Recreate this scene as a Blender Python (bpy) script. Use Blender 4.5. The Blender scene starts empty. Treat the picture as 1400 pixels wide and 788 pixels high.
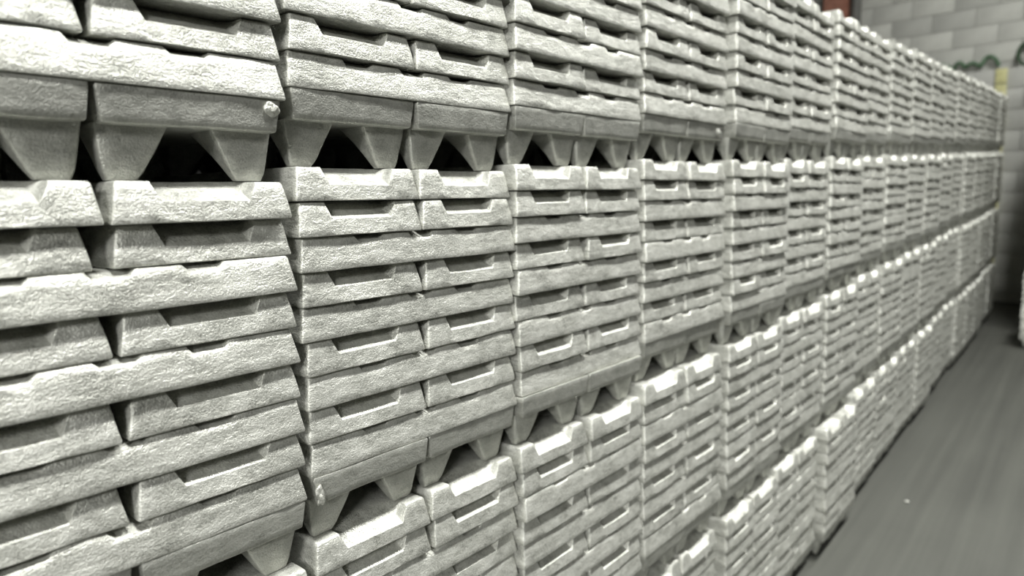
import bpy, bmesh, math, random
from mathutils import Vector, Matrix, noise

S = bpy.context.scene
COL = S.collection
R = math.radians

# ---------------------------------------------------------------- camera
u = 0.045                                   # one layer of the stack, metres
YAW, PIT, ROL = 0.8656938, -0.1296594, -0.0181404
CAM = Vector((0.0, -0.75877, 1.46194))
FPX = 956.76                                # focal length in pixels of a 1400 px wide frame
d_ = Vector((math.sin(YAW) * math.cos(PIT), math.cos(YAW) * math.cos(PIT), math.sin(PIT)))
r_ = Vector((math.cos(YAW), -math.sin(YAW), 0))
u_ = r_.cross(d_)
R2 = r_ * math.cos(ROL) + u_ * math.sin(ROL)
U2 = -r_ * math.sin(ROL) + u_ * math.cos(ROL)
cd = bpy.data.cameras.new('camera')
cam = bpy.data.objects.new('camera', cd)
COL.objects.link(cam)
cam.matrix_world = Matrix(((R2.x, U2.x, -d_.x, CAM.x), (R2.y, U2.y, -d_.y, CAM.y), (R2.z, U2.z, -d_.z, CAM.z), (0, 0, 0, 1)))
cd.sensor_width = 36
cd.lens = FPX / 1400 * 36
cd.clip_start = 0.02
cd.dof.use_dof = True
cd.dof.focus_distance = 0.93
cd.dof.aperture_fstop = 3.2
S.camera = cam

# ---------------------------------------------------------------- world, lamps, exposure
W = bpy.data.worlds.new('hall'); S.world = W
W.use_nodes = True
W.node_tree.nodes['Background'].inputs[0].default_value = (0.96, 0.97, 0.93, 1)
W.node_tree.nodes['Background'].inputs[1].default_value = 0.012

def lamp(name, loc, target, sx, sy, energy, col=(1.0, 1.0, 0.955), spread=180):
    l = bpy.data.lights.new(name, 'AREA')
    l.shape = 'RECTANGLE'; l.size = sx; l.size_y = sy; l.energy = energy; l.color = col; l.spread = R(spread)
    o = bpy.data.objects.new(name, l); COL.objects.link(o)
    o.location = loc
    o.rotation_euler = (Vector(target) - Vector(loc)).to_track_quat('-Z', 'Y').to_euler()
    return o

lamp('high_bay_lamp', (-4.6, -3.3, 3.6), (2.0, -0.1, 1.2), 1.4, 0.8, 170)
lamp('high_bay_lamp', (0.2, -1.55, 5.6), (0.2, -0.90, 1.2), 1.2, 0.4, 58, spread=95)
lamp('high_bay_lamp', (2.9, -1.40, 5.6), (2.9, -0.90, 1.2), 1.2, 0.4, 54, spread=88)
lamp('high_bay_lamp', (5.6, -1.2, 5.4), (6.0, -0.5, 1.2), 1.2, 0.4, 82, spread=150)

S.view_settings.view_transform = 'Standard'
S.view_settings.look = 'None'
S.view_settings.gamma = 1.0
S.view_settings.use_curve_mapping = False
S.view_settings.exposure = 0.75

# ---------------------------------------------------------------- helpers
def tag(o, label=None, cat=None, group=None, kind=None):
    if label: o['label'] = label
    if cat: o['category'] = cat
    if group: o['group'] = group
    if kind: o['kind'] = kind
    return o

def link(name, me, parent=None):
    o = bpy.data.objects.new(name, me); COL.objects.link(o)
    if parent: o.parent = parent
    return o

def mesh_of(name, vs, fs, m, smooth=True, angle=38):
    me = bpy.data.meshes.new(name)
    me.from_pydata(vs, [], fs)
    bm = bmesh.new(); bm.from_mesh(me)
    bmesh.ops.recalc_face_normals(bm, faces=bm.faces)
    bm.to_mesh(me); bm.free()
    if m: me.materials.append(m)
    if smooth:
        me.polygons.foreach_set('use_smooth', [True] * len(me.polygons))
        me.set_sharp_from_angle(angle=R(angle))
    return me

def box_data(x0, x1, y0, y1, z0, z1):
    vs = [(x, y, z) for z in (z0, z1) for y in (y0, y1) for x in (x0, x1)]
    fs = [(0, 1, 3, 2), (4, 6, 7, 5), (0, 4, 5, 1), (2, 3, 7, 6), (0, 2, 6, 4), (1, 5, 7, 3)]
    return vs, fs

def bevel_box(name, sx, sy, sz, b, m, seg=2):
    bm = bmesh.new()
    bmesh.ops.create_cube(bm, size=1)
    bmesh.ops.scale(bm, vec=(sx, sy, sz), verts=bm.verts)
    bmesh.ops.bevel(bm, geom=bm.edges[:], offset=b, segments=seg, affect='EDGES', profile=0.5)
    me = bpy.data.meshes.new(name); bm.to_mesh(me); bm.free()
    me.materials.append(m)
    me.polygons.foreach_set('use_smooth', [True] * len(me.polygons))
    me.set_sharp_from_angle(angle=R(40))
    return me

# ---------------------------------------------------------------- materials
class NT:
    def __init__(self, name):
        self.m = bpy.data.materials.new(name); self.m.use_nodes = True
        self.t = self.m.node_tree; self.b = self.t.nodes['Principled BSDF']
    def n(self, typ, **kw):
        x = self.t.nodes.new(typ)
        for k, v in kw.items():
            if k.startswith('_'): setattr(x, k[1:], v)
            else: x.inputs[k.replace('#', ' ')].default_value = v
        return x
    def l(self, a, b): self.t.links.new(a, b)
    def ramp(self, fac, stops):
        x = self.t.nodes.new('ShaderNodeValToRGB')
        e = x.color_ramp.elements
        while len(e) < len(stops): e.new(0.5)
        for el, (p, c) in zip(e, stops): el.position = p; el.color = (*c, 1)
        self.l(fac, x.inputs[0]); return x.outputs[0]

def metal(name, dark, mid, light, metallic=0.55, rough=0.42, bump=0.6):
    g = NT(name)
    tc = g.n('ShaderNodeTexCoord'); oi = g.n('ShaderNodeObjectInfo')
    off = g.n('ShaderNodeVectorMath', _operation='SCALE'); off.inputs[0].default_value = (37, 53, 71)
    g.l(oi.outputs['Random'], off.inputs['Scale'])
    add = g.n('ShaderNodeVectorMath', _operation='ADD')
    g.l(tc.outputs['Object'], add.inputs[0]); g.l(off.outputs[0], add.inputs[1])
    mp = g.n('ShaderNodeMapping'); mp.inputs['Scale'].default_value = (0.45, 0.6, 1.0)
    g.l(add.outputs[0], mp.inputs[0])
    big = g.n('ShaderNodeTexNoise', Scale=28.0, Detail=4.0, Roughness=0.6)
    mid_n = g.n('ShaderNodeTexNoise', Scale=95.0, Detail=5.0, Roughness=0.65)
    fine = g.n('ShaderNodeTexNoise', Scale=420.0, Detail=3.0, Roughness=0.6)
    g.l(mp.outputs[0], big.inputs[0]); g.l(mp.outputs[0], mid_n.inputs[0]); g.l(add.outputs[0], fine.inputs[0])
    mix = g.n('ShaderNodeMath', _operation='MULTIPLY_ADD'); mix.inputs[1].default_value = 0.55
    g.l(big.outputs[0], mix.inputs[0])
    m2 = g.n('ShaderNodeMath', _operation='MULTIPLY'); m2.inputs[1].default_value = 0.45
    g.l(mid_n.outputs[0], m2.inputs[0]); g.l(m2.outputs[0], mix.inputs[2])
    m3 = g.n('ShaderNodeMath', _operation='MULTIPLY_ADD'); m3.inputs[1].default_value = 0.35
    g.l(fine.outputs[0], m3.inputs[0]); m4 = g.n('ShaderNodeMath', _operation='MULTIPLY'); m4.inputs[1].default_value = 0.65
    g.l(mix.outputs[0], m4.inputs[0]); g.l(m4.outputs[0], m3.inputs[2])
    col = g.ramp(m3.outputs[0], [(0.33, dark), (0.47, mid), (0.62, light)])
    g.l(col, g.b.inputs['Base Color'])
    g.b.inputs['Metallic'].default_value = metallic
    rr = g.n('ShaderNodeMapRange'); rr.inputs['To Min'].default_value = rough - 0.1; rr.inputs['To Max'].default_value = rough + 0.15
    g.l(mid_n.outputs[0], rr.inputs[0]); g.l(rr.outputs[0], g.b.inputs['Roughness'])
    h1 = g.n('ShaderNodeMath', _operation='MULTIPLY_ADD'); h1.inputs[1].default_value = 0.5
    g.l(fine.outputs[0], h1.inputs[0]); g.l(mid_n.outputs[0], h1.inputs[2])
    bp = g.n('ShaderNodeBump', Strength=bump, Distance=0.004)
    g.l(h1.outputs[0], bp.inputs['Height']); g.l(bp.outputs[0], g.b.inputs['Normal'])
    return g.m

M_ING = metal('cast_metal', (0.20, 0.204, 0.182), (0.55, 0.555, 0.51), (0.80, 0.805, 0.755))
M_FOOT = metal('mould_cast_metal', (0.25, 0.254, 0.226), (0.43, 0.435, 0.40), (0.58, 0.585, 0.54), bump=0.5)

def concrete(name, c0, c1, scale, rough=0.85, bump=0.3, tracks=False):
    g = NT(name)
    tc = g.n('ShaderNodeTexCoord')
    a = g.n('ShaderNodeTexNoise', Scale=scale, Detail=6.0, Roughness=0.6); g.l(tc.outputs['Object'], a.inputs[0])
    b = g.n('ShaderNodeTexNoise', Scale=scale * 18, Detail=3.0); g.l(tc.outputs['Object'], b.inputs[0])
    fac = a.outputs[0]
    if tracks:
        mp = g.n('ShaderNodeMapping'); mp.inputs['Scale'].default_value = (0.35, 13.0, 1); mp.inputs['Rotation'].default_value = (0, 0, R(2))
        g.l(tc.outputs['Object'], mp.inputs[0])
        t = g.n('ShaderNodeTexNoise', Scale=1.6, Detail=4.0, Roughness=0.55); g.l(mp.outputs[0], t.inputs[0])
        mm = g.n('ShaderNodeMath', _operation='MULTIPLY_ADD'); mm.inputs[1].default_value = 0.6
        hh = g.n('ShaderNodeMath', _operation='MULTIPLY'); hh.inputs[1].default_value = 0.4
        g.l(t.outputs[0], mm.inputs[0]); g.l(a.outputs[0], hh.inputs[0]); g.l(hh.outputs[0], mm.inputs[2]); fac = mm.outputs[0]
    g.l(g.ramp(fac, [(0.32, c0), (0.66, c1)]), g.b.inputs['Base Color'])
    g.b.inputs['Roughness'].default_value = rough
    bp = g.n('ShaderNodeBump', Strength=bump, Distance=0.004); g.l(b.outputs[0], bp.inputs['Height']); g.l(bp.outputs[0], g.b.inputs['Normal'])
    return g.m

def plain(name, c, rough=0.6, var=0.12, scale=14, metallic=0.0):
    g = NT(name)
    tc = g.n('ShaderNodeTexCoord')
    a = g.n('ShaderNodeTexNoise', Scale=scale, Detail=4.0); g.l(tc.outputs['Object'], a.inputs[0])
    g.l(g.ramp(a.outputs[0], [(0.3, tuple(x * (1 - var) for x in c)), (0.7, tuple(min(1, x * (1 + var)) for x in c))]), g.b.inputs['Base Color'])
    g.b.inputs['Roughness'].default_value = rough; g.b.inputs['Metallic'].default_value = metallic
    return g.m

M_FLOOR = concrete('floor_concrete', (0.046, 0.047, 0.041), (0.074, 0.076, 0.066), 1.3, 0.7, 0.15, True)
M_MORTAR = concrete('mortar', (0.42, 0.423, 0.395), (0.50, 0.503, 0.47), 6)
M_BLOCKS = [concrete('block_concrete', c, tuple(x * 1.22 for x in c), 5, 0.9, 0.4) for c in ((0.49, 0.495, 0.46), (0.43, 0.435, 0.405), (0.54, 0.545, 0.505))]
M_PAINT = concrete('painted_block', (0.46, 0.465, 0.44), (0.54, 0.545, 0.51), 4, 0.7, 0.2)
M_YEL = plain('yellow_paint', (0.66, 0.64, 0.33), 0.55)
M_GREEN = plain('green_rubber', (0.085, 0.165, 0.09), 0.5)
M_DGREEN = plain('dark_green_plastic', (0.035, 0.075, 0.035), 0.5)
M_RUST = plain('rust_red_paint', (0.36, 0.17, 0.12), 0.7, 0.2)
M_STEEL = plain('dark_grey_steel', (0.13, 0.13, 0.12), 0.6, 0.15)

# ---------------------------------------------------------------- setting
PI_, GAP, SLOPE, FOOT = 9.57823 * u, 0.20368 * u, 0.03989385, 2.11447 * u
HT = 9 * u + FOOT                            # one tier
X0 = 0.488554                                # front corner of the second column
X_PIV = X0 + PI_ - GAP
def floor_z(x): return SLOPE * (x - X_PIV) - 0.004

xa, xb_, ya, yb = -5.0, 11.0, -6.0, 3.0
vs, fs = [], []
nx, ny = 33, 19
for j in range(ny):
    for i in range(nx):
        x = xa + (xb_ - xa) * i / (nx - 1); y = ya + (yb - ya) * j / (ny - 1)
        vs.append((x, y, floor_z(x)))
for j in range(ny - 1):
    for i in range(nx - 1):
        a = j * nx + i; fs.append((a, a + 1, a + nx + 1, a + nx))
floor = link('floor', mesh_of('floor', vs, fs, M_FLOOR)); tag(floor, kind='structure')

# end wall of concrete blocks; local x runs along the wall to the right (towards the aisle), local -y faces the hall
WO = Vector((8.8, 0.45, 0.0)); WA = R(5)
vs, fs = box_data(-4.2, 4.2, 0.012, 0.25, 0.15, 4.6)
wall = link('wall_end', mesh_of('wall_end', vs, fs, M_MORTAR, smooth=False))
wall.location = WO; wall.rotation_euler = (0, 0, R(-90) - WA)
tag(wall, kind='structure')
BW, BH, BJ = 0.40, 0.19, 0.0045
Z_L2, T_J = 3.105, 0.035                     # a bed joint and a head joint read off the photograph
blk = [bevel_box('concrete_block', BW - BJ, 0.10, BH - BJ, 0.003, m) for m in M_BLOCKS]
rng = random.Random(5)
LEDGE = 2.645
for c in range(-2, 6):
    z = Z_L2 + BH * (c + 0.5)
    sh = T_J + (0.5 if c % 2 else 0.0) * BW
    for k in range(-6, 4):
        o = link('concrete_block', rng.choice(blk), wall)
        o.location = (sh + k * BW + BW / 2, 0.05 + rng.uniform(-0.001, 0.001), z)
# thicker painted lower wall with a ledge on top
vs, fs = box_data(-4.2, 4.2, -0.088, 0.012, 0.15, LEDGE - 0.01)
low = link('wall_lower', mesh_of('wall_lower', vs, fs, M_MORTAR, smooth=False))
low.location = WO; low.rotation_euler = wall.rotation_euler
tag(low, kind='structure')
pblk = bevel_box('painted_block', BW - 0.005, 0.10, 0.205 - 0.005, 0.005, M_PAINT)
for c in range(0, 12):
    z = LEDGE - 0.205 * (c + 0.5)
    for k in range(-2, 4):
        o = link('painted_block', pblk, low)
        o.location = (0.1 + (k + 0.5 * (c % 2)) * BW, -0.05 + rng.uniform(-0.002, 0.002), z)

# unseen wall at the aisle's end, outside the frame, added to shade the corner
vs, fs = box_data(7.04, 8.70, -0.57, -0.345, 0.2, 2.5)
wr = link('added_shade_wall', mesh_of('added_shade_wall', vs, fs, M_BLOCKS[0], smooth=False)); tag(wr, kind='structure')

def wall_pt(px, py, y=-0.1):                 # a pixel of the photograph carried onto the wall's face
    w = d_ + R2 * ((px - 700) / FPX) - U2 * ((py - 394) / FPX)
    inv = wall.matrix_basis.inverted()
    o_l = inv @ CAM; w_l = inv.to_3x3() @ w
    t = (y - o_l.y) / w_l.y
    return o_l + w_l * t

# ---------------------------------------------------------------- ingot shapes
def sm(t): return max(0.0, min(1.0, t))
LX, WY, HI = 9.30 * u, 4.58 * u, 0.972 * u
BAT = 0.17 * u

def lines(pts, step):
    pts = sorted(set(round(p, 6) for p in pts)); out = [pts[0]]
    for p in pts[1:]:
        n = max(1, math.ceil((p - out[-1]) / step - 1e-6)); a = out[-1]
        for i in range(1, n + 1): out.append(a + (p - a) * i / n)
    return out

SIDE = ((0.200, 0.325), (0.440, 0.560), (0.675, 0.800))
def ingot_mesh(name, seed, hi=True, lx=LX, wy=WY, ht=HI, bat=BAT, notched=True, m=None, amp=1.0):
    hx, hy = lx / 2, wy / 2
    ex = [0.05 * u, 0.42 * u, 0.83 * u] if hi else [0.05 * u, 0.83 * u]
    ey = [0.06 * u, 0.20 * u, 0.45 * u] if hi else [0.40 * u]
    if not notched: ex, ey = ([0.06 * u], [0.06 * u]) if hi else ([], [])
    xs = [-hx, hx] + [s * (hx - e) for e in ex for s in (-1, 1)]
    ys = [-hy, hy] + [s * (hy - e) for e in ey for s in (-1, 1)]
    k = 0.16 * u
    if notched:
        ys += [s * v * u for v in (1.14, 1.42) for s in (-1, 1)]
        if hi:
            for a, b in SIDE:
                A, B = -hx + a * lx, -hx + b * lx
                xs += [A, A + k, B - k, B]
    if hi: xs, ys = lines(xs, 0.36 * u), lines(ys, 0.36 * u)
    else: xs, ys = sorted(set(xs)), sorted(set(ys))
    rs = random.Random(seed)
    nd = [0.50 * ht * rs.uniform(0.92, 1.08) for _ in range(2)]
    nj = [rs.uniform(-0.07, 0.07) * u for _ in range(4)]
    sd = [0.175 * ht * rs.uniform(0.8, 1.2) for _ in range(6)]
    def top(x, y):
        d = 0.0
        if notched:
            for q, s in enumerate((-1, 1)):
                e = hx - s * x
                p = 1 - sm((e - 0.05 * u) / (0.78 * u))
                lo, hi_ = (-1.42 * u, 1.42 * u)
                f = min(sm((y - lo) / (0.28 * u)), sm((hi_ - y) / (0.28 * u)))
                d = max(d, nd[q] * p * f)
            if hi:
                for q, s in enumerate((-1, 1)):
                    e = hy - s * y
                    p = 1.0 - sm((e - 0.10 * u) / (0.4 * u))
                    for w, (a, b) in enumerate(SIDE):
                        A, B = -hx + a * lx, -hx + b * lx
                        d = max(d, sd[q * 3 + w] * p * min(sm((x - A) / k), sm((B - x) / k)))
        return ht - d
    vs, idx = [], {}
    nxl, nyl = len(xs), len(ys)
    rd = 0.022 * u if hi else 0.0
    def P(x, y, z):
        f = z / ht
        return [x * (hx - bat * f) / hx, y * (hy - bat * f) / hy, z]
    for i, x in enumerate(xs):
        for j, y in enumerate(ys):
            z = top(x, y); bx, by = i in (0, nxl - 1), j in (0, nyl - 1)
            v = P(x, y, z)
            if bx or by:
                v[2] -= rd
                if bx: v[0] -= math.copysign(rd * (1.8 if by else 1), x)
                if by: v[1] -= math.copysign(rd * (1.8 if bx else 1), y)
            idx[i, j] = len(vs); vs.append(v)
    fs = [(idx[i, j], idx[i + 1, j], idx[i + 1, j + 1], idx[i, j + 1]) for i in range(nxl - 1) for j in range(nyl - 1)]
    ring = [(i, 0) for i in range(nxl)] + [(nxl - 1, j) for j in range(1, nyl)] + [(i, nyl - 1) for i in range(nxl - 2, -1, -1)] + [(0, j) for j in range(nyl - 2, 0, -1)]
    prev = [idx[q] for q in ring]
    for t in ((0.94, 0.72, 0.48, 0.24, 0.05, 0.0) if hi else (0.0,)):
        cur = []
        for i, j in ring:
            x, y = xs[i], ys[j]; zt = top(x, y)
            v = P(x, y, zt * t)
            bx, by = i in (0, nxl - 1), j in (0, nyl - 1)
            ins = rd * (1.2 if t == 0 else 0.0)
            cr = rd * 0.8 if (bx and by) else 0
            if bx: v[0] -= math.copysign(ins + cr, x)
            if by: v[1] -= math.copysign(ins + cr, y)
            cur.append(len(vs)); vs.append(v)
        n = len(ring)
        fs += [(prev[q], prev[(q + 1) % n], cur[(q + 1) % n], cur[q]) for q in range(n)]
        prev = cur
    fs.append(tuple(prev))
    if hi:
        o = Vector((seed * 3.7, seed * 1.9, seed * 5.3))
        for v in vs:
            p = Vector(v) / u
            a = noise.noise_vector(Vector((p.x * 0.55, p.y * 0.7, p.z * 1.1)) + o)
            b = noise.noise_vector(Vector((p.x * 1.7, p.y * 2.0, p.z * 2.8)) + o)
            w = a * 0.030 * u * amp + b * 0.014 * u * amp
            v[0] += w.x; v[1] += w.y; v[2] += w.z * 0.75
    return mesh_of(name, vs, fs, m, angle=42)

def leg_mesh(name, mirror_y, mirror_x, seed, m):
    """tapered leg under a footed ingot; local x is the ingot's length, y its width; front end at -x, top at z = 0 of the slab's underside"""
    hx, hy = FLX / 2, FWY / 2
    zt, zb = FZ + 0.03 * u, 0.0
    vs, fs = [], []
    N = 6
    rings = []
    for k in range(N + 1):
        t = k / N
        z = zt + (zb - zt) * t
        y0 = -hy + (0.06 + 0.22 * t) * u               # outer edge
        y1 = -hy + (1.72 - 0.68 * t) * u               # inner edge, slants more
        x0 = -hx + (0.48 + 0.18 * t) * u
        x1 = -hx + (1.80 - 0.80 * (1 - (1 - t) ** 1.6)) * u
        if k == N:
            y0 += 0.03 * u; y1 -= 0.03 * u; x0 += 0.03 * u; x1 -= 0.03 * u
        c = 0.05 * u
        ring = []
        M = 4
        corners = [(x0 + c, y0), (x1 - c, y0), (x1, y0 + c), (x1, y1 - c), (x1 - c, y1), (x0 + c, y1), (x0, y1 - c), (x0, y0 + c)]
        for q in range(8):
            a, b = corners[q], corners[(q + 1) % 8]
            nn = M if q % 2 == 0 else 1
            for s in range(nn):
                f = s / nn
                ring.append((a[0] + (b[0] - a[0]) * f, a[1] + (b[1] - a[1]) * f, z))
        rings.append(ring)
    n = len(rings[0])
    o = Vector((seed * 2.3, 7.1, seed * 1.1))
    for ring in rings:
        for p in ring:
            w = noise.noise_vector(Vector(p) / u * 1.3 + o) * 0.02 * u
            vs.append(((p[0] + w.x) * mirror_x, (p[1] + w.y) * mirror_y, p[2] + (w.z * 0.4 if 0.01 * u < p[2] < zt - 0.01 * u else 0)))
    for k in range(N):
        for q in range(n):
            fs.append((k * n + q, k * n + (q + 1) % n, (k + 1) * n + (q + 1) % n, (k + 1) * n + q))
    fs.append(tuple(range(n))); fs.append(tuple(N * n + q for q in range(n)))
    return mesh_of(name, vs, fs, m, angle=50)

FLX, FWY, FSLAB = 9.26 * u, 4.50 * u, 0.84 * u
FZ = FOOT - 0.02 * u - FSLAB
HI_V = [ingot_mesh('metal_ingot', s, True, m=M_ING) for s in range(1, 9)]
LO_V = [ingot_mesh('metal_ingot_far', s, False, m=M_ING) for s in range(20, 24)]
SLAB_V = []
for s in range(40, 44):
    me = ingot_mesh('footed_ingot', s, True, FLX, FWY, FSLAB, -0.10 * u * -1, False, M_FOOT, 0.8)
    for v in me.vertices:                    # cast the other way up: the slab narrows downwards
        v.co.z = FOOT - 0.02 * u - v.co.z
    bm = bmesh.new(); bm.from_mesh(me); bmesh.ops.recalc_face_normals(bm, faces=bm.faces); bm.to_mesh(me); bm.free()
    SLAB_V.append(me)
LEG_V = {(my, mx): [leg_mesh('leg', my, mx, s, M_FOOT) for s in (1, 2)] for my in (1, -1) for mx in (1, -1)}

# ---------------------------------------------------------------- the stacks
ENDS, LONGS = (0, 1, 3, 5, 7), (2, 4, 6, 8)
DX = {1: 0.088, 2: 0.057, 3: -0.219, 4: -0.159, 5: 0.164, 6: -0.018, 7: 0.087}
DZ = {1: 0.069, 2: 0.123, 3: 0.013, 4: 0.089, 5: -0.066, 6: -0.10, 7: -0.04}
DY = {1: -0.01, 2: 0.189, 3: 0.004, 4: 0.058, 5: -0.239, 6: -0.016, 7: -0.15}
NCOL = 18
rng = random.Random(11)
for c in range(8, NCOL + 1):
    DX[c] = rng.uniform(-0.12, 0.12); DZ[c] = rng.uniform(-0.06, 0.08); DY[c] = rng.uniform(-0.25, 0.2)
for c in range(-3, 1): DX[c] = DZ[c] = DY[c] = 0.0
ORD = ['first', 'second', 'third', 'fourth', 'fifth', 'sixth', 'seventh', 'eighth', 'ninth', 'tenth', 'eleventh', 'twelfth', 'thirteenth',
       'fourteenth', 'fifteenth', 'sixteenth', 'seventeenth', 'eighteenth']
TIER = ['top tier', 'second tier', 'third tier', 'floor tier']

def project(p):
    v = p - CAM; D = v.dot(d_)
    if D < 0.05: return None
    return (700 + FPX * v.dot(R2) / D, 394 - FPX * v.dot(U2) / D)

def clip_area(pts):                          # visible pixels of a front face, clipped to the frame
    q = [project(p) for p in pts]
    if any(x is None for x in q):
        q = [x for x in q if x]
        if len(q) < 2: return 0.0
    x0, x1 = max(0, min(a for a, b in q)), min(1400, max(a for a, b in q))
    y0, y1 = max(0, min(b for a, b in q)), min(788, max(b for a, b in q))
    if x1 <= x0 or y1 <= y0: return 0.0
    full = (max(a for a, b in q) - min(a for a, b in q)) * (max(b for a, b in q) - min(b for a, b in q))
    poly = 0.0
    if len(q) == 4:
        for i in range(4): poly += q[i][0] * q[(i + 1) % 4][1] - q[(i + 1) % 4][0] * q[i][1]
        poly = abs(poly) / 2
    else: poly = full / 2
    return poly * (x1 - x0) * (y1 - y0) / max(full, 1e-6)

ingots, feet, hidden, added_row_feet = [], [], [], []      # hidden: the back half of each column and unseen rows added to darken gaps
rng = random.Random(3)
FY = {(3, 1): -0.20, (2, 1): -0.06, (4, 0): 0.03}
EXTRA = {(1, 1, 1, 'left'): (-0.25, 0.05), (1, 1, 1, 'right'): (0.0, 0.10), (1, 1, 0, 'right'): (0.10, 0.0), (1, 1, 0, 'left'): (0.05, 0.0)}
TY = {(7, 3): -0.55, (8, 3): -0.3, (4, 2): -0.16, (3, 2): -0.10, (7, 0): -0.15, (10, 0): -0.2, (13, 0): -0.3}
for c in range(-3, NCOL + 1):               # columns 0 and below stand outside the frame on the near side
    for t in range(4):
        xc = X0 + (c - 2) * PI_ + (PI_ - GAP) / 2 + DX[c] * u + (0 if t < 2 else rng.uniform(-0.12, 0.10) * u)
        yb0 = DY[c] * u + TY.get((c, t), 0 if t < 2 else rng.uniform(-0.1, 0.06)) * u
        ztop = 3 * HT + (1 - t) * HT + SLOPE * PI_ * (c - 2) + DZ[c] * u
        for l in range(9):
            z = ztop - (l + 1) * u
            if l in ENDS:
                for side, s in (('left', -1), ('right', 1)):
                    ex, ey = EXTRA.get((c, t, l, side), (0, 0))
                    x = xc + s * 2.345 * u + (rng.uniform(-0.05, 0.05) + ex) * u
                    y = yb0 + LX / 2 + (0.03 + rng.uniform(-0.05, 0.09) + ey) * u
                    hidden += [((xc + s * 2.345 * u, yb0 + q * u, z), R(90)) for q in (14.7, 24.7)]
                    ingots.append(dict(c=c, t=t, l=l, side=side, loc=(x, y, z), rz=R(90) + R(rng.uniform(-0.5, 0.5)) + (math.pi if rng.random() < .5 else 0),
                                       hx=WY / 2, fy=y - LX / 2))
            else:
                x = xc + rng.uniform(-0.06, 0.06) * u; y = yb0 + WY / 2 + rng.uniform(-0.04, 0.06) * u
                ingots.append(dict(c=c, t=t, l=l, side='', loc=(x, y, z), rz=R(rng.uniform(-0.25, 0.25)) + (math.pi if rng.random() < .5 else 0), hx=LX / 2, fy=y - WY / 2))
                hidden.append(((xc, yb0 + 7.02 * u, z), 0.0))
                hidden += [((xc, yb0 + q * u, z), 0.0) for q in (12.3, 17.1, 22.3, 27.1)]
        zf = ztop - HT
        added_row_feet += [(xc + s * 2.30 * u, yb0 + q * u, zf) for s in (-1, 1) for q in (14.7, 24.7)]
        for side, s in (('left', -1), ('right', 1)):
            x = xc - 0.02 * u + s * 2.30 * u + rng.uniform(-0.03, 0.03) * u
            y = yb0 + FLX / 2 + (0.06 + FY.get((c, t), 0) + rng.uniform(-0.04, 0.06)) * u
            feet.append(dict(c=c, t=t, side=side, loc=(x, y, zf), rz=R(90) + R(rng.uniform(-0.4, 0.4)), hx=FWY / 2, fy=y - FLX / 2))

for g in ingots + feet:
    x, y, z = g['loc']; h = HI if 'l' in g else FOOT
    g['area'] = clip_area([Vector((x - g['hx'], g['fy'], z)), Vector((x + g['hx'], g['fy'], z)), Vector((x + g['hx'], g['fy'], z + h)), Vector((x - g['hx'], g['fy'], z + h))]) if g['c'] > 0 else 0.0
ingots.sort(key=lambda g: -g['area'])
single, rest = ingots[:300], ingots[300:]
rng = random.Random(8)
for g in single:
    o = link('metal_ingot', rng.choice(HI_V))
    o.location = g['loc']; o.rotation_euler = (0, 0, g['rz'])
    what = {'left': 'left notched ingot end', 'right': 'right notched ingot end', '': 'long ingot side'}[g['side']]
    tag(o, '%s, %s layer above the feet, %s column from left, %s' % (what, ORD[8 - g['l']], ORD[g['c'] - 1], TIER[g['t']]), 'ingot', 'pale metal ingots stacked in columns')

rest_feet = []
for g in feet:
    if g['area'] <= 0: rest_feet.append(g); continue
    o = link('footed_ingot', None)
    o.location = g['loc']; o.rotation_euler = (0, 0, g['rz'])
    link('slab', rng.choice(SLAB_V), o)
    tag(o, '%s footed ingot on tapered legs under %s column from left, %s' % (g['side'], ORD[g['c'] - 1], TIER[g['t']]), 'footed ingot', 'footed ingots under the bundles')
    g['obj'] = o
    for my in (1, -1):
        for mx in (1, -1):
            link('leg', rng.choice(LEG_V[my, mx]), o)

# splashes of metal left by the casting on three of the footed ingots
for c, t, side, dx, dz, sx, sz, sd in ((1, 0, 'right', FWY / 2 - 0.013, -0.24 * u, 0.9, 0.7, 4), (4, 0, 'right', FWY / 4 + 0.01, -0.42 * u, 0.8, 0.8, 5), (2, 1, 'left', -FWY / 2 + 0.006, -0.55 * u, 0.5, 1.2, 9)):
    g = next(q for q in feet if (q['c'], q['t'], q['side']) == (c, t, side))
    bm = bmesh.new(); bmesh.ops.create_icosphere(bm, subdivisions=3, radius=0.011)
    for v in bm.verts:
        v.co *= 1 + 0.75 * noise.noise(v.co * 110 + Vector((sd, 0, 0)))
        v.co = Vector((v.co.x * 0.5, v.co.y * sx, v.co.z * sz))
    me = bpy.data.meshes.new('splash'); bm.to_mesh(me); bm.free(); me.materials.append(M_ING)
    me.polygons.foreach_set('use_smooth', [True] * len(me.polygons))
    q = link('splash', me, g['obj']); q.location = (-FLX / 2 + 0.001, -dx, FOOT + dz)

def joined(name, items, m):                  # items: (mesh, location, rotation)
    vs, fs = [], []
    cache = {}
    for me, loc, rz in items:
        if me.name not in cache:
            cache[me.name] = ([v.co.copy() for v in me.vertices], [tuple(p.vertices) for p in me.polygons])
        cv, cf = cache[me.name]; b = len(vs)
        cs, sn = math.cos(rz), math.sin(rz)
        for v in cv: vs.append((loc[0] + v.x * cs - v.y * sn, loc[1] + v.x * sn + v.y * cs, loc[2] + v.z))
        fs += [tuple(i + b for i in f) for f in cf]
    me = bpy.data.meshes.new(name); me.from_pydata(vs, [], fs)
    me.materials.append(m)
    me.polygons.foreach_set('use_smooth', [True] * len(me.polygons)); me.set_sharp_from_angle(angle=R(35))
    return me

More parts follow.
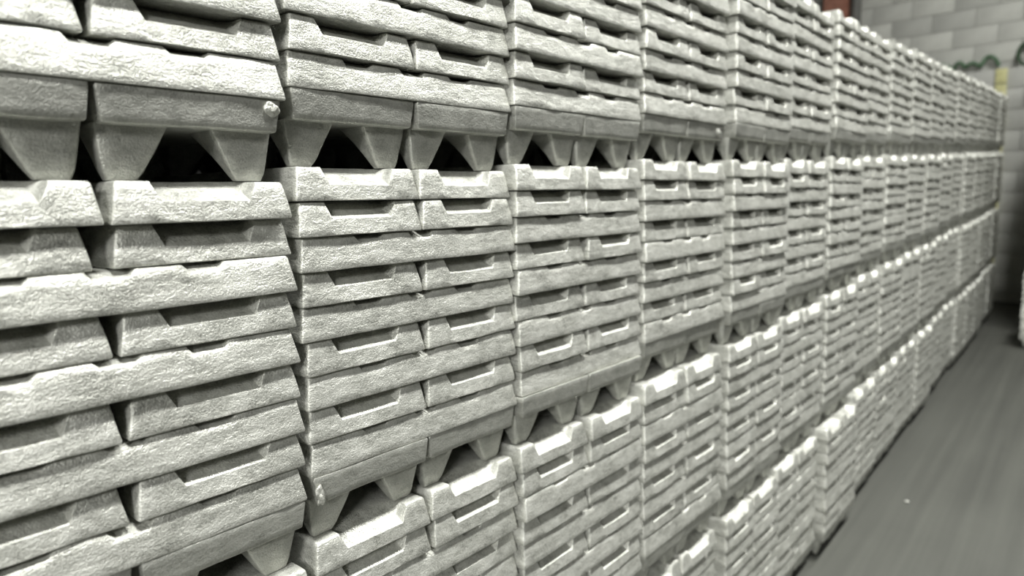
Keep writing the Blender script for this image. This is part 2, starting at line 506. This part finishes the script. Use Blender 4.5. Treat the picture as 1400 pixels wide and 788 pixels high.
lo_foot = ingot_mesh('footed_far', 60, False, FLX, FWY, FSLAB, 0.1 * u, False, M_FOOT)
for v in lo_foot.vertices: v.co.z = FOOT - 0.02 * u - v.co.z
items = [(rng.choice(LO_V), g['loc'], g['rz']) for g in rest] + [(LO_V[0], loc, rz) for loc, rz in hidden]
rest_feet += [dict(loc=p, rz=R(90)) for p in added_row_feet]
for g in rest_feet:
    items.append((lo_foot, g['loc'], g['rz']))
    for my in (1, -1):
        for mx in (1, -1): items.append((LEG_V[my, mx][0], g['loc'], g['rz']))
far = link('metal_ingots', joined('metal_ingots', items, M_ING))
tag(far, 'remaining small pale ingots stacked in the distant columns', 'ingots', kind='stuff')

# a bundle across the aisle: a corner shows at the frame's edge
def bundle(items, x0, y1, zb, n, jit):
    sx, sy = x0 + PI_ / 2, y1 - PI_ / 2
    for s in (-1, 1):
        loc = (sx + s * 2.30 * u, sy, zb)
        items.append((lo_foot, loc, R(90)))
        for my in (1, -1):
            for mx in (1, -1): items.append((LEG_V[my, mx][0], loc, R(90)))
    for l in range(n):
        z = zb + FOOT + l * u; j = lambda: rng.uniform(-jit, jit) * u
        for s in (-1, 1):
            if l % 2 == 0: items.append((rng.choice(LO_V), (sx + j(), sy + s * 2.345 * u + j(), z), 0.0))
            else: items.append((rng.choice(LO_V), (sx + s * 2.345 * u + j(), sy + j(), z), R(90)))
items = []
bundle(items, 6.57, -0.29, floor_z(6.57 + PI_), 11, 0.10)
o = link('ingot_bundle', joined('ingot_bundle', items, M_ING))
tag(o, 'single low bundle of pale ingots standing across the aisle', 'ingots', kind='stuff')
# ---------------------------------------------------------------- things at the end wall
MW = wall.matrix_basis
def at_wall(o, p): o.location = MW @ p; o.rotation_euler = wall.rotation_euler

a, b = wall_pt(1362, 92, -0.11), wall_pt(1378, 92, -0.11)
gw = b.x - a.x
g = link('corner_guard', None)
at_wall(g, Vector(((a.x + b.x) / 2, -0.102, 0.35)))
tag(g, 'pale yellow upright guard strip on the grey lower wall', 'guard strip')
z0 = 0.0
for z1 in (1.10, 2.14, LEDGE - 0.35):
    me = bevel_box('plate', gw, 0.02, z1 - z0 - 0.008, 0.003, M_YEL)
    p = link('plate', me, g); p.location = (0, -0.010, (z0 + z1) / 2)
    for sz in (-1, 1):
        bm = bmesh.new(); bmesh.ops.create_cone(bm, cap_ends=True, segments=8, radius1=0.009, radius2=0.006, depth=0.008)
        bmesh.ops.rotate(bm, verts=bm.verts, matrix=Matrix.Rotation(R(90), 3, 'X'))
        me = bpy.data.meshes.new('bolt'); bm.to_mesh(me); bm.free(); me.materials.append(M_YEL)
        q = link('bolt', me, p); q.location = (0, -0.013, sz * (z1 - z0 - 0.1) / 2)
    z0 = z1

def tube(name, pts, rad, m, parent=None, seg=10):
    cu = bpy.data.curves.new(name, 'CURVE'); cu.dimensions = '3D'; cu.bevel_depth = rad; cu.bevel_resolution = 3; cu.use_fill_caps = True
    sp = cu.splines.new('BEZIER'); sp.bezier_points.add(len(pts) - 1)
    for bp, p in zip(sp.bezier_points, pts):
        bp.co = p; bp.handle_left_type = bp.handle_right_type = 'AUTO'
    cu.resolution_u = seg
    tmp = bpy.data.objects.new(name, cu); COL.objects.link(tmp)
    dg = bpy.context.evaluated_depsgraph_get()
    me = bpy.data.meshes.new_from_object(tmp.evaluated_get(dg)); me.name = name
    bpy.data.objects.remove(tmp)
    me.materials.clear(); me.materials.append(m)
    me.polygons.foreach_set('use_smooth', [True] * len(me.polygons))
    return link(name, me, parent)

px = [(1270, 92), (1281, 89), (1292, 90), (1299, 93), (1303, 95), (1307, 89), (1312, 86), (1317, 89), (1320, 92), (1325, 88), (1330, 86), (1335, 88), (1340, 90), (1344, 85), (1349, 79), (1355, 77.5), (1360, 80), (1364, 86), (1366, 90)]
pts = [wall_pt(x, y, -0.045 + 0.012 * math.sin(i * 1.9)) for i, (x, y) in enumerate(px)]
pts = [Vector((p.x, p.y, max(p.z, LEDGE + 0.019))) for p in pts]
o = tube('hose', pts, 0.019, M_GREEN); at_wall(o, Vector((0, 0, 0)))
tag(o, 'green hose looping in low arches along the wall ledge', 'hose')
p0 = wall_pt(1400, 75, -0.03)
pts = [Vector((p0.x + 0.075 * math.cos(q), -0.04 - 0.004 * q, LEDGE + 0.12 + 0.105 * math.sin(q))) for q in [i * 2 * math.pi / 12 for i in range(25)]]
o = tube('hose_coil', pts, 0.016, M_DGREEN); at_wall(o, Vector((0.035, 0, 0)))
tag(o, 'dark green coiled hose standing on the wall ledge', 'hose')

# steel uprights behind the row
a, b = wall_pt(1126, 4, -0.35), wall_pt(1152, 4, -0.35)
wI = b.x - a.x
g = link('steel_column', None); at_wall(g, Vector(((a.x + b.x) / 2, -0.35, 0.29)))
tag(g, 'rust red steel column standing behind the stacks by the end wall', 'column')
for nm, (x0, x1, y0, y1) in (('flange', (-wI / 2, wI / 2, 0.0, 0.012)), ('web', (-0.005, 0.005, 0.012, wI - 0.012)), ('flange', (-wI / 2, wI / 2, wI - 0.012, wI))):
    vs, fs = box_data(x0, x1, y0, y1, 0.012, 4.3)
    link(nm, mesh_of(nm, vs, fs, M_RUST, smooth=False), g)
vs, fs = box_data(-wI * .8, wI * .8, -0.05, wI + 0.05, 0, 0.012)
link('base_plate', mesh_of('base_plate', vs, fs, M_RUST, smooth=False), g)
a, b = wall_pt(1165, 10, -0.12), wall_pt(1179, 10, -0.12)
g = link('pipe', None); at_wall(g, Vector(((a.x + b.x) / 2, -0.16, 0.32)))
tag(g, 'dark grey upright pipe beside the rust red column', 'pipe')
bm = bmesh.new(); bmesh.ops.create_cone(bm, cap_ends=True, segments=20, radius1=(b.x - a.x) / 2, radius2=(b.x - a.x) / 2, depth=4.0)
me = bpy.data.meshes.new('tube'); bm.to_mesh(me); bm.free(); me.materials.append(M_STEEL)
me.polygons.foreach_set('use_smooth', [True] * len(me.polygons)); me.set_sharp_from_angle(angle=R(40))
p = link('tube', me, g); p.location = (0, 0, 2.0)
for zz in (2.45, 3.35):
    bm = bmesh.new(); bmesh.ops.create_cone(bm, cap_ends=True, segments=20, radius1=(b.x - a.x) / 2 + 0.008, radius2=(b.x - a.x) / 2 + 0.008, depth=0.03)
    me = bpy.data.meshes.new('clamp'); bm.to_mesh(me); bm.free(); me.materials.append(M_STEEL)
    p = link('clamp', me, g); p.location = (0, 0, zz)

# a pale chip lying on the floor
def floor_pt(px, py):
    w = d_ + R2 * ((px - 700) / FPX) - U2 * ((py - 394) / FPX)
    t = (SLOPE * (CAM.x - X_PIV) - 0.004 - CAM.z) / (w.z - SLOPE * w.x)
    return CAM + w * t
bm = bmesh.new(); bmesh.ops.create_icosphere(bm, subdivisions=2, radius=0.012)
for v in bm.verts:
    n_ = noise.noise(v.co * 120); v.co *= 1 + 0.5 * n_; v.co.z *= 0.3; v.co.y *= 0.7
me = bpy.data.meshes.new('metal_chip'); bm.to_mesh(me); bm.free(); me.materials.append(M_ING)
o = link('metal_chip', me); o.location = floor_pt(1240, 687) + Vector((0, 0, 0.004))
tag(o, 'small pale metal chip lying alone on the concrete floor', 'chip')
